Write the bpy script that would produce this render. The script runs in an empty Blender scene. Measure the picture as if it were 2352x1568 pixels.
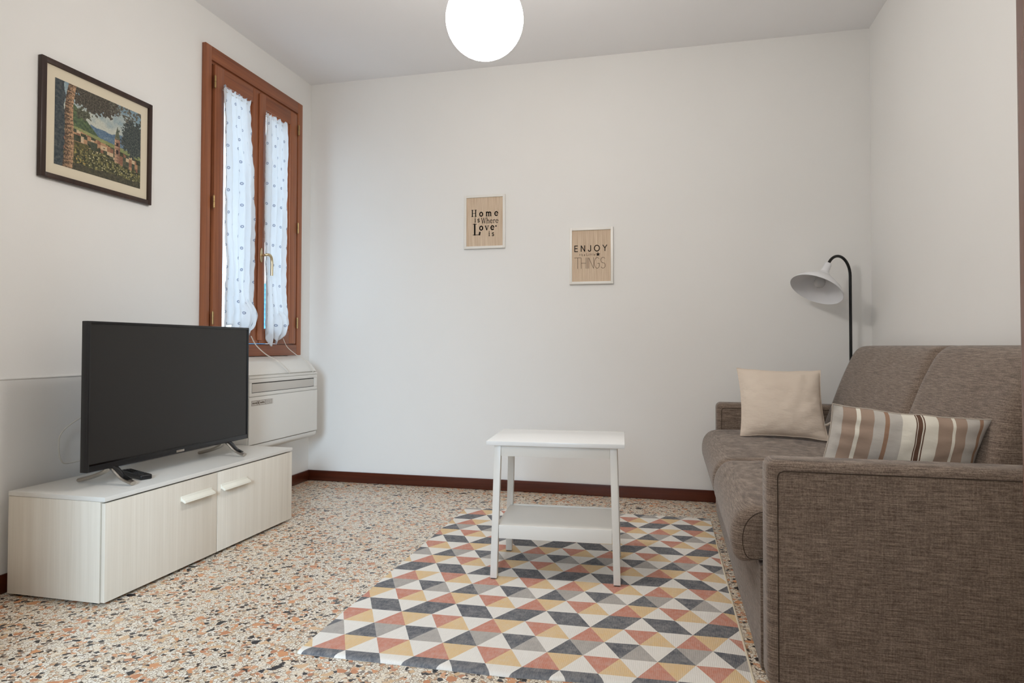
import bpy, bmesh, math, random
import numpy as np
from mathutils import Vector, Matrix, noise as mnoise
random.seed(7)
C = bpy.context.scene.collection
sc = bpy.context.scene
PI = math.pi

# ------------------------------------------------------------------ camera, world, lights, exposure
F, PX, PY = 1499.5, 1176.0, 763.0
yaw, pitch, roll = 0.2366, 0.0208, 0.0017
fw = Vector((-math.sin(yaw)*math.cos(pitch), math.cos(yaw)*math.cos(pitch), math.sin(pitch)))
r0 = Vector((math.cos(yaw), math.sin(yaw), 0)); u0 = r0.cross(fw)
rt = r0*math.cos(roll)+u0*math.sin(roll); up = -r0*math.sin(roll)+u0*math.cos(roll)
cd = bpy.data.cameras.new('camera'); cam = bpy.data.objects.new('camera', cd); C.objects.link(cam)
cam.matrix_world = Matrix(((rt.x, up.x, -fw.x, 0), (rt.y, up.y, -fw.y, 0), (rt.z, up.z, -fw.z, 0.93), (0, 0, 0, 1)))
cd.sensor_width = 36; cd.sensor_fit = 'HORIZONTAL'; cd.lens = F/2352*36
cd.shift_y = (PY-784)/2352; cd.clip_start = 0.05
sc.camera = cam

W = bpy.data.worlds.new('sky'); sc.world = W; W.use_nodes = True
bg = W.node_tree.nodes['Background']; bg.inputs[0].default_value = (0.66, 0.83, 1.0, 1); bg.inputs[1].default_value = 3.6

def area(name, loc, aim, sx, sy, power, col, spread=180):
    l = bpy.data.lights.new(name, 'AREA'); l.shape = 'RECTANGLE'; l.size = sx; l.size_y = sy
    l.energy = power; l.color = col; l.spread = math.radians(spread)
    o = bpy.data.objects.new(name, l); C.objects.link(o); o.location = loc
    o.rotation_euler = (Vector(aim)-Vector(loc)).to_track_quat('-Z', 'Y').to_euler()
    return o
area('hall_window_daylight', (-0.48, -1.50, 1.5), (-1.85, 1.9, 0.2), 0.8, 1.2, 16, (0.60, 0.80, 1.0), 55)
area('added_front_fill', (-0.30, -0.55, 2.45), (-0.5, 3.0, 0.9), 0.45, 0.45, 11, (1.0, 0.96, 0.92), 150)  # unseen lamp added as soft frontal fill for the lower room
GLOBE_STRENGTH = 43.0
sc.view_settings.view_transform = 'Standard'; sc.view_settings.look = 'None'
sc.view_settings.exposure = 0.0; sc.view_settings.gamma = 1.0; sc.view_settings.use_curve_mapping = False

# ------------------------------------------------------------------ colour + node helpers
def lin(c):
    return tuple((x/12.92 if x <= .04045 else ((x+.055)/1.055)**2.4) for x in [v/255 for v in c])+(1,)

class NT:
    def __init__(s, name):
        s.m = bpy.data.materials.new(name); s.m.use_nodes = True
        s.t = s.m.node_tree; s.n = s.t.nodes; s.l = s.t.links
        s.b = s.n['Principled BSDF']; s.out = s.n['Material Output']
    def new(s, t, **k):
        x = s.n.new(t)
        for a, v in k.items(): setattr(x, a, v)
        return x
    def ln(s, a, b): s.l.new(a, b)
    def val(s, a, sock):
        if isinstance(a, (int, float)): sock.default_value = a
        elif isinstance(a, tuple): sock.default_value = a
        else: s.ln(a, sock)
    def math(s, op, a, b=0.0, c=None):
        x = s.new('ShaderNodeMath', operation=op); s.val(a, x.inputs[0]); s.val(b, x.inputs[1])
        if c is not None: s.val(c, x.inputs[2])
        return x.outputs[0]
    def mix(s, f, a, b, mode='MIX'):
        x = s.new('ShaderNodeMix', data_type='RGBA', blend_type=mode)
        s.val(f, x.inputs[0]); s.val(a, x.inputs[6]); s.val(b, x.inputs[7]); return x.outputs[2]
    def pos(s): return s.new('ShaderNodeNewGeometry').outputs['Position']
    def uv(s): return s.new('ShaderNodeTexCoord').outputs['UV']
    def mapping(s, v, sc_=(1, 1, 1), rot=(0, 0, 0)):
        x = s.new('ShaderNodeMapping'); s.ln(v, x.inputs[0]); x.inputs['Scale'].default_value = sc_
        x.inputs['Rotation'].default_value = rot; return x.outputs[0]
    def noise(s, v, scale, detail=2, rough=.5):
        x = s.new('ShaderNodeTexNoise'); s.ln(v, x.inputs['Vector']); x.inputs['Scale'].default_value = scale
        x.inputs['Detail'].default_value = detail; x.inputs['Roughness'].default_value = rough; return x.outputs
    def ramp(s, f, stops, const=False):
        x = s.new('ShaderNodeValToRGB'); s.ln(f, x.inputs[0]); r = x.color_ramp
        if const: r.interpolation = 'CONSTANT'
        r.elements[0].position = stops[0][0]; r.elements[0].color = stops[0][1]
        r.elements[1].position = stops[1][0]; r.elements[1].color = stops[1][1]
        for p, c in stops[2:]:
            e = r.elements.new(p); e.color = c
        return x.outputs[0]
    def bump(s, h, strength=.2, dist=.002):
        x = s.new('ShaderNodeBump'); s.ln(h, x.inputs['Height']); x.inputs['Strength'].default_value = strength
        x.inputs['Distance'].default_value = dist; s.ln(x.outputs[0], s.b.inputs['Normal'])
    def set(s, col=None, rough=None, metal=None, spec=None):
        if col is not None: s.val(col, s.b.inputs['Base Color'])
        if rough is not None: s.b.inputs['Roughness'].default_value = rough
        if metal is not None: s.b.inputs['Metallic'].default_value = metal
        if spec is not None: s.b.inputs['Specular IOR Level'].default_value = spec
        return s

def plain(name, col, rough=.5, metal=0, spec=.5, var=.04, scale=6, bump=0):
    t = NT(name); p = t.pos(); n = t.noise(p, scale, 3)[0]
    c = lin(col); d = tuple(x*(1-var*2) for x in c[:3])+(1,)
    t.set(t.mix(n, d, c), rough, metal, spec)
    if bump: t.bump(t.noise(p, 300, 2)[0], bump, .001)
    return t.m

def fabric(name, dark, mid, light, s1=430, along=17):
    t = NT(name); p = t.pos()
    a = t.noise(t.mapping(p, (along, along, s1)), 1, 3, .65)[0]
    b = t.noise(t.mapping(p, (s1, s1, along)), 1, 2, .6)[0]
    c = t.noise(p, 260, 2, .6)[0]
    big = t.noise(p, 3, 2)[0]
    m = t.math('ADD', t.math('MULTIPLY', a, .6), t.math('MULTIPLY', b, .2))
    m = t.math('ADD', m, t.math('MULTIPLY', c, .3))
    m = t.math('ADD', m, t.math('MULTIPLY', big, .05))
    t.set(t.ramp(m, [(.40, lin(dark)), (.72, lin(light)), (.56, lin(mid))]), .92, 0, .2)
    t.b.inputs['Sheen Weight'].default_value = .25; t.b.inputs['Sheen Roughness'].default_value = .5
    t.bump(m, .35, .002)
    return t.m

def wood(name, a, b, rough=.35, axis='z', scale=1.0, grain=60):
    t = NT(name); p = t.pos()
    s = {'z': (grain, grain, 1.6), 'x': (1.6, grain, grain), 'y': (grain, 1.6, grain)}[axis]
    n = t.noise(t.mapping(p, tuple(v*scale for v in s)), 1, 4, .6)[0]
    n2 = t.noise(t.mapping(p, tuple(v*scale*.22 for v in s)), 1, 2, .5)[0]
    m = t.math('ADD', t.math('MULTIPLY', n, .6), t.math('MULTIPLY', n2, .4))
    t.set(t.ramp(m, [(.32, lin(a)), (.66, lin(b))]), rough, 0, .4)
    t.bump(n, .1, .001)
    return t.m

M = {}
def wallmat(name, col, amp=.03):
    t = NT(name); p = t.pos()
    n = t.noise(p, 1.3, 3)[0]; c = lin(col); d = tuple(x*(1-amp*2) for x in c[:3])+(1,)
    t.set(t.mix(n, d, c), .85, 0, .2)
    t.bump(t.noise(p, 120, 3)[0], .08, .002)
    return t.m
M['wall'] = wallmat('wall_paint', (242, 240, 236))
M['ceil'] = wallmat('ceiling_paint', (244, 243, 243))
M['white_lac'] = plain('white_lacquer', (236, 232, 224), .32, 0, .5, .01)
M['white_top'] = plain('white_lacquer_top', (240, 240, 238), .22, 0, .5, .01)
M['base'] = wood('skirting_wood', (66, 28, 17), (96, 46, 28), .3, 'x', 1, 40)
M['win'] = wood('window_wood', (122, 70, 46), (168, 104, 68), .35, 'z')
M['winh'] = wood('window_wood_horizontal', (116, 66, 44), (158, 96, 62), .35, 'y')
M['jamb'] = wood('door_wood', (96, 58, 44), (134, 88, 70), .15, 'z')
M['brass'] = plain('brass', (222, 206, 170), .3, 1, .5)
M['hinge'] = plain('aged_brass', (176, 146, 100), .35, 1, .5)
M['handle'] = plain('cream_plastic', (232, 226, 210), .4, 0, .4, .01)
M['black'] = plain('black_plastic', (16, 16, 18), .35, 0, .5, .02)
M['blackm'] = plain('black_metal', (12, 12, 12), .45, 0, .4, .02)
M['gloss'] = plain('gloss_black', (6, 6, 7), .08, 0, .5, 0)
M['screen'] = plain('screen_glass', (40, 38, 36), .28, 0, .35, 0)
M['silver'] = plain('brushed_silver', (190, 182, 172), .28, 1, .5)
M['mat_board'] = plain('cream_mat_board', (226, 214, 190), .9, 0, .2, .02)
M['picframe'] = wood('dark_picture_frame_wood', (38, 24, 18), (64, 42, 32), .35, 'z')
M['ac'] = plain('ac_plastic', (226, 223, 216), .35, 0, .5, .01)
M['acdark'] = plain('ac_slot_dark', (60, 58, 55), .6, 0, .3)
M['aclouver'] = plain('ac_louver', (205, 200, 192), .4, 0, .4)
M['ink'] = plain('black_ink', (28, 24, 22), .8, 0, .2, 0)
M['ink_soft'] = plain('faded_ink', (92, 78, 66), .8, 0, .2, 0)
M['sofa'] = fabric('brown_melange_fabric', (72, 60, 51), (118, 102, 90), (158, 141, 126))
M['sofa_dark'] = plain('dark_piping', (66, 55, 47), .9, 0, .2)
M['beige_cush'] = None
M['cable'] = plain('white_cable', (205, 200, 190), .4, 0, .4)
M['rubber'] = plain('rubber', (40, 38, 36), .8)
M['facade'] = None

def whitewash():
    t = NT('whitewashed_wood_laminate'); p = t.pos()
    n = t.noise(t.mapping(p, (30, 30, .9)), 1, 4, .6)[0]
    n2 = t.noise(t.mapping(p, (160, 160, 2.2)), 1, 3, .6)[0]
    m = t.math('ADD', t.math('MULTIPLY', n, .6), t.math('MULTIPLY', n2, .4))
    t.set(t.ramp(m, [(.30, lin((220, 210, 194))), (.68, lin((236, 228, 214)))]), .42, 0, .4)
    return t.m
M['wash'] = whitewash()
M['washtop'] = plain('white_laminate_top', (226, 222, 214), .3, 0, .5, .02)

def terrazzo():
    t = NT('venetian_terrazzo'); p = t.pos()
    sep = t.new('ShaderNodeSeparateXYZ'); t.ln(p, sep.inputs[0])
    cmb = t.new('ShaderNodeCombineXYZ'); t.ln(sep.outputs[0], cmb.inputs[0]); t.ln(sep.outputs[1], cmb.inputs[1])
    base = cmb.outputs[0]
    wn = t.noise(base, 70, 2)[1]
    va = t.new('ShaderNodeVectorMath', operation='SCALE'); t.ln(wn, va.inputs[0]); va.inputs['Scale'].default_value = .012
    vb = t.new('ShaderNodeVectorMath', operation='ADD'); t.ln(base, vb.inputs[0]); t.ln(va.outputs[0], vb.inputs[1])
    v = vb.outputs[0]
    def vor(scale, feat='F1', rnd=1.0):
        x = t.new('ShaderNodeTexVoronoi', voronoi_dimensions='2D', feature=feat); t.ln(v, x.inputs['Vector'])
        x.inputs['Scale'].default_value = scale; x.inputs['Randomness'].default_value = rnd; return x
    def rnd(vn):
        s_ = t.new('ShaderNodeSeparateColor'); t.ln(vn.outputs['Color'], s_.inputs[0]); return s_.outputs
    grout = lin((138, 114, 90))
    # small chips
    s1 = vor(105); e1 = vor(105, 'DISTANCE_TO_EDGE'); r1 = rnd(s1)
    col1 = t.ramp(r1[0], [(0, lin((248, 240, 224))), (.30, lin((236, 225, 206))), (.52, lin((252, 246, 234))), (.71, lin((216, 190, 160))),
                          (.79, lin((204, 156, 120))), (.85, lin((150, 140, 130))), (.90, lin((58, 54, 53))), (.96, lin((232, 214, 190)))], True)
    g1 = t.math('GREATER_THAN', e1.outputs['Distance'], .075)
    c = t.mix(g1, grout, col1)
    # medium chips
    s2 = vor(62); e2 = vor(62, 'DISTANCE_TO_EDGE'); r2 = rnd(s2)
    col2 = t.ramp(r2[1], [(0, lin((222, 168, 128))), (.28, lin((240, 226, 204))), (.52, lin((200, 140, 104))), (.64, lin((56, 54, 56))), (.84, lin((222, 190, 150)))], True)
    m2 = t.math('MULTIPLY', t.math('GREATER_THAN', r2[0], .72), t.math('GREATER_THAN', e2.outputs['Distance'], .09))
    c = t.mix(m2, c, col2)
    # large chips
    s3 = vor(31); e3 = vor(31, 'DISTANCE_TO_EDGE'); r3 = rnd(s3)
    col3 = t.ramp(r3[1], [(0, lin((220, 158, 112))), (.45, lin((206, 142, 102))), (.66, lin((226, 190, 150))), (.80, lin((44, 44, 48)))], True)
    m3 = t.math('MULTIPLY', t.math('GREATER_THAN', r3[0], .895), t.math('GREATER_THAN', e3.outputs['Distance'], .16))
    c = t.mix(m3, c, col3)
    n = t.noise(base, 1.1, 2)[0]
    c = t.mix(.25, c, t.mix(n, lin((205, 190, 172)), lin((250, 246, 240))), 'MULTIPLY')
    t.set(c, .3, 0, .45)
    return t.m
M['floor'] = terrazzo()

def woven_print(name):
    t = NT(name); a = t.new('ShaderNodeAttribute', attribute_name='Col'); p = t.pos()
    n = t.noise(p, 38, 4, .65)[0]; n2 = t.noise(t.mapping(p, (240, 60, 100)), 1, 2)[0]
    m = t.math('ADD', t.math('MULTIPLY', n, .6), t.math('MULTIPLY', n2, .4))
    f = t.ramp(m, [(.38, (0, 0, 0, 1)), (.70, (1, 1, 1, 1))])
    c = t.mix(t.math('MULTIPLY', f, .30), a.outputs['Color'], lin((226, 220, 210)))
    t.set(c, .95, 0, .1)
    w1 = t.new('ShaderNodeTexWave', wave_type='BANDS', bands_direction='X'); t.ln(p, w1.inputs[0]); w1.inputs['Scale'].default_value = 55
    t.bump(t.math('ADD', w1.outputs['Fac'], n2), .35, .0015)
    return t.m
M['rug'] = woven_print('printed_flatweave')
def attr_mat(name, rough=.6):
    t = NT(name); a = t.new('ShaderNodeAttribute', attribute_name='Col'); t.set(a.outputs['Color'], rough, 0, .3); return t.m
M['paint'] = attr_mat('landscape_print', .5)

def burlap():
    t = NT('burlap'); p = t.pos()
    a = t.noise(t.mapping(p, (260, 1, 6)), 1, 2)[0]; b = t.noise(p, 420, 2)[0]
    m = t.math('ADD', t.math('MULTIPLY', a, .65), t.math('MULTIPLY', b, .35))
    t.set(t.ramp(m, [(.35, lin((198, 172, 146))), (.65, lin((226, 206, 182)))]), .9, 0, .1)
    return t.m
M['burlap'] = burlap()

def beige():
    t = NT('beige_cotton'); p = t.pos()
    n = t.noise(p, 5, 3)[0]; w = t.noise(t.mapping(p, (14, 14, 30)), 1, 3)[0]
    t.set(t.mix(n, lin((214, 198, 182)), lin((230, 216, 200))), .9, 0, .15)
    t.bump(t.math('ADD', t.math('MULTIPLY', w, 1.0), t.math('MULTIPLY', t.noise(p, 500, 2)[0], .06)), .5, .012)
    return t.m
M['beige_cush'] = beige()

def stripes():
    t = NT('striped_cotton'); uv = t.uv(); s = t.new('ShaderNodeSeparateXYZ'); t.ln(uv, s.inputs[0])
    G, T_, K, B, D = lin((196, 190, 182)), lin((168, 146, 130)), lin((232, 226, 212)), lin((162, 130, 108)), lin((104, 78, 64))
    st = [(0, G), (.065, T_), (.152, K), (.176, T_), (.264, G), (.332, B), (.356, G), (.44, K), (.520, D), (.528, K), (.534, D), (.562, K),
          (.568, D), (.577, K), (.66, T_), (.748, K), (.768, T_), (.836, G), (.92, B), (.944, G)]
    c = t.ramp(s.outputs[0], st, True)
    p = t.pos(); w = t.noise(t.mapping(p, (12, 12, 20)), 1, 3)[0]
    t.set(c, .9, 0, .15)
    t.bump(t.math('ADD', w, t.math('MULTIPLY', t.noise(p, 500, 2)[0], .05)), .45, .010)
    return t.m
M['stripe'] = stripes()

def curtain_mat():
    t = NT('sheer_dotted_cotton'); uv = t.uv(); s = t.new('ShaderNodeSeparateXYZ'); t.ln(uv, s.inputs[0])
    # uv in metres ; staggered lattice of small rings
    du, dv = .105, .062
    row = t.math('FLOOR', t.math('DIVIDE', s.outputs[1], dv))
    odd = t.math('MULTIPLY', t.math('FRACT', t.math('MULTIPLY', row, .5)), 1.0)
    uu = t.math('SUBTRACT', t.math('FRACT', t.math('ADD', t.math('DIVIDE', s.outputs[0], du), odd)), .5)
    vv = t.math('SUBTRACT', t.math('FRACT', t.math('DIVIDE', s.outputs[1], dv)), .5)
    ux = t.math('MULTIPLY', uu, du); vx = t.math('MULTIPLY', vv, dv)
    d = t.math('SQRT', t.math('ADD', t.math('MULTIPLY', ux, ux), t.math('MULTIPLY', vx, vx)))
    ring = t.math('MULTIPLY', t.math('LESS_THAN', d, .0085), t.math('GREATER_THAN', d, .0035))
    col = t.mix(ring, lin((240, 243, 246)), lin((168, 176, 194)))
    df = t.new('ShaderNodeBsdfDiffuse'); t.ln(col, df.inputs[0])
    tr = t.new('ShaderNodeBsdfTranslucent'); t.ln(col, tr.inputs[0])
    tp = t.new('ShaderNodeBsdfTransparent'); tp.inputs[0].default_value = (1, 1, 1, 1)
    m1 = t.new('ShaderNodeMixShader'); m1.inputs[0].default_value = .45; t.ln(df.outputs[0], m1.inputs[1]); t.ln(tr.outputs[0], m1.inputs[2])
    m2 = t.new('ShaderNodeMixShader'); m2.inputs[0].default_value = .10; t.ln(m1.outputs[0], m2.inputs[1]); t.ln(tp.outputs[0], m2.inputs[2])
    t.ln(m2.outputs[0], t.out.inputs[0])
    return t.m
M['curtain'] = curtain_mat()

def glass_mat():
    t = NT('window_glass')
    tp = t.new('ShaderNodeBsdfTransparent'); tp.inputs[0].default_value = (.95, .97, .97, 1)
    gl = t.new('ShaderNodeBsdfGlossy'); gl.inputs['Roughness'].default_value = .02
    m = t.new('ShaderNodeMixShader'); m.inputs[0].default_value = .05; t.ln(tp.outputs[0], m.inputs[1]); t.ln(gl.outputs[0], m.inputs[2])
    t.ln(m.outputs[0], t.out.inputs[0]); return t.m
M['glass'] = glass_mat()

def shade_mat():
    t = NT('white_enamel_shade'); p = t.pos(); n = t.noise(p, 10, 2)[0]
    t.set(t.mix(n, lin((226, 226, 228)), lin((236, 236, 238))), .25, 0, .5); return t.m
M['shade'] = shade_mat()

def globe_mat():
    t = NT('lit_opal_glass'); e = t.new('ShaderNodeEmission'); e.inputs[0].default_value = (1.0, .965, .93, 1); e.inputs[1].default_value = GLOBE_STRENGTH
    t.ln(e.outputs[0], t.out.inputs[0]); return t.m
M['globe'] = globe_mat()

def facade_mat():
    t = NT('pale_render'); p = t.pos(); b = t.new('ShaderNodeTexBrick'); t.ln(t.mapping(p, (1, 1, 1), (PI/2, 0, PI/2)), b.inputs[0])
    b.inputs['Scale'].default_value = 3; b.inputs['Color1'].default_value = lin((235, 232, 226)); b.inputs['Color2'].default_value = lin((228, 222, 216))
    b.inputs['Mortar'].default_value = lin((190, 184, 180)); t.set(b.outputs[0], .9, 0, .1); return t.m
M['facade'] = facade_mat()
M['blue'] = plain('blue_shutter_paint', (70, 150, 190), .5)

# ------------------------------------------------------------------ mesh helpers
class MB:
    def __init__(s): s.v = []; s.f = []; s.uv = None; s.smooth = []; s.mi = []
    def add(s, vs, fs, smooth=False, mi=0):
        o = len(s.v); s.v += [tuple(v) for v in vs]; s.f += [tuple(i+o for i in f) for f in fs]
        s.smooth += [smooth]*len(fs); s.mi += [mi]*len(fs); return s
    def bm(s, b, smooth=False, mi=0):
        b.verts.index_update(); s.add([v.co[:] for v in b.verts], [[v.index for v in f.verts] for f in b.faces], smooth, mi); b.free(); return s
    def box(s, x0, x1, y0, y1, z0, z1, bev=0, seg=2, xf=None, smooth=None, mi=0):
        b = bmesh.new(); bmesh.ops.create_cube(b, size=1)
        for v in b.verts: v.co = Vector(((x0+x1)/2+v.co.x*(x1-x0), (y0+y1)/2+v.co.y*(y1-y0), (z0+z1)/2+v.co.z*(z1-z0)))
        if bev: bmesh.ops.bevel(b, geom=b.edges[:], offset=bev, segments=seg, profile=.6, affect='EDGES')
        if xf:
            for v in b.verts: v.co = xf(v.co)
        return s.bm(b, (bev > 0) if smooth is None else smooth, mi)
    def prism(s, prof, fn, h0, h1, bev=0, seg=2, smooth=None):
        """prof: list of 2-D points, fn(a,b,h)->3D"""
        n = len(prof); vs = [fn(a, b, h0) for a, b in prof]+[fn(a, b, h1) for a, b in prof]
        fs = [[i, (i+1) % n, n+(i+1) % n, n+i] for i in range(n)]+[list(range(n))[::-1], list(range(n, 2*n))]
        b = bmesh.new(); bv = [b.verts.new(v) for v in vs]
        for f in fs: b.faces.new([bv[i] for i in f])
        bmesh.ops.recalc_face_normals(b, faces=b.faces[:])
        if bev:
            ed = [e for e in b.edges if len(e.link_faces) == 2 and e.calc_face_angle() > .6]
            bmesh.ops.bevel(b, geom=ed, offset=bev, segments=seg, profile=.6, affect='EDGES')
        return s.bm(b, bool(bev) if smooth is None else smooth)
    def tube(s, pts, r, n=10, cap=True, flat=None, smooth=True):
        pts = [Vector(p) for p in pts]; rs = r if isinstance(r, (list, tuple)) else [r]*len(pts); vs = []; fs = []
        prev = None
        for i, p in enumerate(pts):
            d = (pts[min(i+1, len(pts)-1)]-pts[max(i-1, 0)]).normalized()
            if prev is None:
                a = d.orthogonal().normalized()
                if flat is not None: a = (Vector(flat)-d*d.dot(Vector(flat))).normalized()
            else: a = (prev-d*d.dot(prev)).normalized()
            prev = a; b = d.cross(a); rr = rs[i]; ra, rb = rr if isinstance(rr, tuple) else (rr, rr)
            for k in range(n):
                t = 2*PI*k/n; vs.append(p+a*math.cos(t)*ra+b*math.sin(t)*rb)
        for i in range(len(pts)-1):
            for k in range(n): fs.append((i*n+k, i*n+(k+1) % n, (i+1)*n+(k+1) % n, (i+1)*n+k))
        if cap: fs.append(tuple(range(n))[::-1]); fs.append(tuple((len(pts)-1)*n+k for k in range(n)))
        return s.add(vs, fs, smooth)
    def lathe(s, prof, org, axis=(0, 0, 1), n=40, smooth=True):
        ax = Vector(axis).normalized(); a = ax.orthogonal().normalized(); b = ax.cross(a); o = Vector(org); vs = []; fs = []
        for r, h in prof:
            for k in range(n):
                t = 2*PI*k/n; vs.append(o+ax*h+(a*math.cos(t)+b*math.sin(t))*max(r, 1e-5))
        for i in range(len(prof)-1):
            for k in range(n): fs.append((i*n+k, i*n+(k+1) % n, (i+1)*n+(k+1) % n, (i+1)*n+k))
        return s.add(vs, fs, smooth)
    def build(s, name, mat, parent=None, loc=None, mod=None):
        me = bpy.data.meshes.new(name); wl = Vector((0, 0, 0))
        if parent is not None: wl = Vector(parent['_o'])
        elif loc is not None: wl = Vector(loc)
        me.from_pydata([tuple(Vector(v)-wl) for v in s.v], [], s.f); me.validate()
        if isinstance(mat, (list, tuple)):
            for m in mat: me.materials.append(m)
        else: me.materials.append(mat)
        if len(s.smooth) == len(me.polygons):
            me.polygons.foreach_set('use_smooth', s.smooth); me.polygons.foreach_set('material_index', s.mi)
        b = bmesh.new(); b.from_mesh(me); bmesh.ops.recalc_face_normals(b, faces=b.faces[:])
        b.to_mesh(me); b.free()
        if any(s.smooth):
            me.polygons.foreach_set('use_smooth', [True]*len(me.polygons))
            try: me.set_sharp_from_angle(angle=math.radians(38))
            except Exception: pass
        o = bpy.data.objects.new(name, me); C.objects.link(o); o['_o'] = tuple(wl)
        ALL.append(o)
        if parent is not None: o.parent = parent
        else: o.location = wl
        return o
ALL = []
def thing(name, loc, label, cat, group=None, kind=None):
    o = bpy.data.objects.new(name, None); C.objects.link(o); o.location = loc; o['_o'] = tuple(loc); ALL.append(o)
    o.empty_display_size = .1
    o['label'] = label; o['category'] = cat
    if group: o['group'] = group
    if kind: o['kind'] = kind
    return o
def tag(o, label, cat=None, group=None, kind=None):
    o['label'] = label
    if cat: o['category'] = cat
    if group: o['group'] = group
    if kind: o['kind'] = kind
    return o
def struct(o, label, cat):
    return tag(o, label, cat, None, 'structure')
def sm(pts, n=6, closed=False):
    """catmull-rom through 3-D points"""
    P = [Vector(p) for p in pts]; out = []
    for i in range(len(P)-1):
        p0 = P[i-1] if i else P[0]*2-P[1]; p1 = P[i]; p2 = P[i+1]; p3 = P[i+2] if i+2 < len(P) else P[-1]*2-P[-2]
        for k in range(n):
            t = k/n
            out.append(.5*((2*p1)+(p2-p0)*t+(2*p0-5*p1+4*p2-p3)*t*t+(3*p1-p0-3*p2+p3)*t**3))
    out.append(P[-1]); return out

# ------------------------------------------------------------------ room shell
XL, YB, XR, H = -2.439, 4.091, 1.121, 2.757
YE = 0.80      # entrance wall plane
T = .22
# window opening in the left wall
WY0, WY1, WZ0, WZ1 = 3.03, 3.905, .90, 2.515

struct(MB().box(XL-T, 1.6, -1.75, YB+T, -.12, 0).build('floor', M['floor'], loc=(0, 0, 0)), 'polished terrazzo floor of white, orange and black chips', 'floor')
struct(MB().box(XL-T, 1.6, -1.75, YB+T, H, H+.12).build('ceiling', M['ceil'], loc=(0, 0, H)), 'plain white plaster ceiling over the room', 'ceiling')
w = MB()
w.box(XL-T, XL, YE-.14, WY0, 0, H); w.box(XL-T, XL, WY1, YB+T, 0, H)
w.box(XL-T, XL, WY0, WY1, 0, WZ0); w.box(XL-T, XL, WY0, WY1, WZ1, H)
struct(w.build('wall_left', M['wall'], loc=(XL, 0, 0)), 'white left wall with the wooden window in it', 'wall')
struct(MB().box(XL, XR+T, YB, YB+T, 0, H).build('wall_back', M['wall'], loc=(0, YB, 0)), 'white back wall carrying the two small framed signs', 'wall')
struct(MB().box(XR, XR+T, -1.6, YB, 0, H).build('wall_right', M['wall'], loc=(XR, 0, 0)), 'white right wall behind the sofa', 'wall')
w = MB(); w.box(XL, -1.60, YE-.14, YE, 0, H); w.box(.415, XR, YE-.14, YE, 0, H); w.box(-1.60, .415, YE-.14, YE, 2.15, H)
struct(w.build('wall_entrance', M['wall'], loc=(0, YE, 0)), 'white wall with the open doorway at the near side', 'wall')
struct(MB().box(-2.0, -1.80, -1.6, YE-.14, 0, H).build('wall_hall', M['wall'], loc=(-1.80, 0, 0)), 'white side wall of the hall behind the doorway', 'wall')
w = MB(); w.box(-2.0, -.9, -1.75, -1.6, 0, H); w.box(-.05, XR+T, -1.75, -1.6, 0, H); w.box(-.9, -.05, -1.75, -1.6, 0, .9); w.box(-.9, -.05, -1.75, -1.6, 2.1, H)
struct(w.build('wall_front', M['wall'], loc=(0, -1.6, 0)), 'white end wall of the hall with a window opening', 'wall')
w2 = thing('window_2', (-.475, -1.7, .9), 'wooden hall window behind the doorway', 'window', kind='structure')
f = MB(); f.box(-.9, -.85, -1.72, -1.66, .9, 2.1, .004); f.box(-.10, -.05, -1.72, -1.66, .9, 2.1, .004); f.box(-.85, -.1, -1.72, -1.66, .9, .96, .004); f.box(-.85, -.1, -1.72, -1.66, 2.04, 2.1, .004)
f.build('window_frame', M['win'], w2)
MB().box(-.85, -.1, -1.695, -1.69, .96, 2.04).build('window_pane', M['glass'], w2)
# door frame on the right
d = thing('door_1', (.385, YE-.07, 0), 'brown varnished door frame at the right edge beside the sofa', 'door frame', kind='structure')
MB().box(.366, .4145, YE-.155, YE+.012, 0, 2.149, .006).build('door_jamb', M['jamb'], d)
MB().box(-1.5995, -1.56, YE-.155, YE+.012, 0, 2.149, .006).build('door_jamb', M['jamb'], d)
MB().box(-1.5595, .3655, YE-.155, YE+.012, 2.11, 2.149, .006).build('door_head', M['jamb'], d)

# skirting
HB = .071
struct(MB().box(XL, XL+.013, YE, YB, 0.001, HB, .003).build('baseboard_left', M['base'], loc=(XL, 2, 0)), 'dark red-brown skirting along the left wall', 'skirting board')
struct(MB().box(XL+.013, XR-.013, YB-.013, YB, 0.001, HB, .003).build('baseboard_back', M['base'], loc=(0, YB, 0)), 'dark red-brown skirting along the back wall', 'skirting board')
struct(MB().box(XR-.013, XR, YE, YB, 0.001, HB, .003).build('baseboard_right', M['base'], loc=(XR, 2, 0)), 'dark red-brown skirting behind the sofa', 'skirting board')
# low wall lining with its thin top ledge
w = MB().box(XL, XL+.010, YE, 2.80, HB+.001, .800, .002); w.box(XL, XL+.013, YE, 2.80, .799, .805, .002)
struct(w.build('trim_1', M['wall'], loc=(XL, 1.9, .8)), 'thin white ledge and lining on the left wall behind the television', 'wall trim')

# ------------------------------------------------------------------ left window
wn = thing('window_1', (XL, 3.467, .866), 'tall red-brown wooden double window in the left wall with sheer curtains', 'window', kind='structure')
def rectframe(mb, x0, x1, y0, y1, z0, z1, wl, wr, wb, wt, bev=.004):
    mb.box(x0, x1, y0, y0+wl, z0, z1, bev); mb.box(x0, x1, y1-wr, y1, z0, z1, bev)
    mb.box(x0, x1, y0+wl-.001, y1-wr+.001, z0, z0+wb, bev); mb.box(x0, x1, y0+wl-.001, y1-wr+.001, z1-wt, z1, bev)
CX0, CX1 = XL, XL+.024
f = MB(); f.box(CX0+.0005, CX1, 2.990, 3.040, .866, 2.560, .003); f.box(CX0+.0005, CX1, 3.892, 3.945, .866, 2.560, .003)
f.box(XL-.12, XL+.010, 3.0305, 3.052, .905, 2.51); f.box(XL-.12, XL+.010, 3.880, 3.9045, .905, 2.51)
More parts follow.
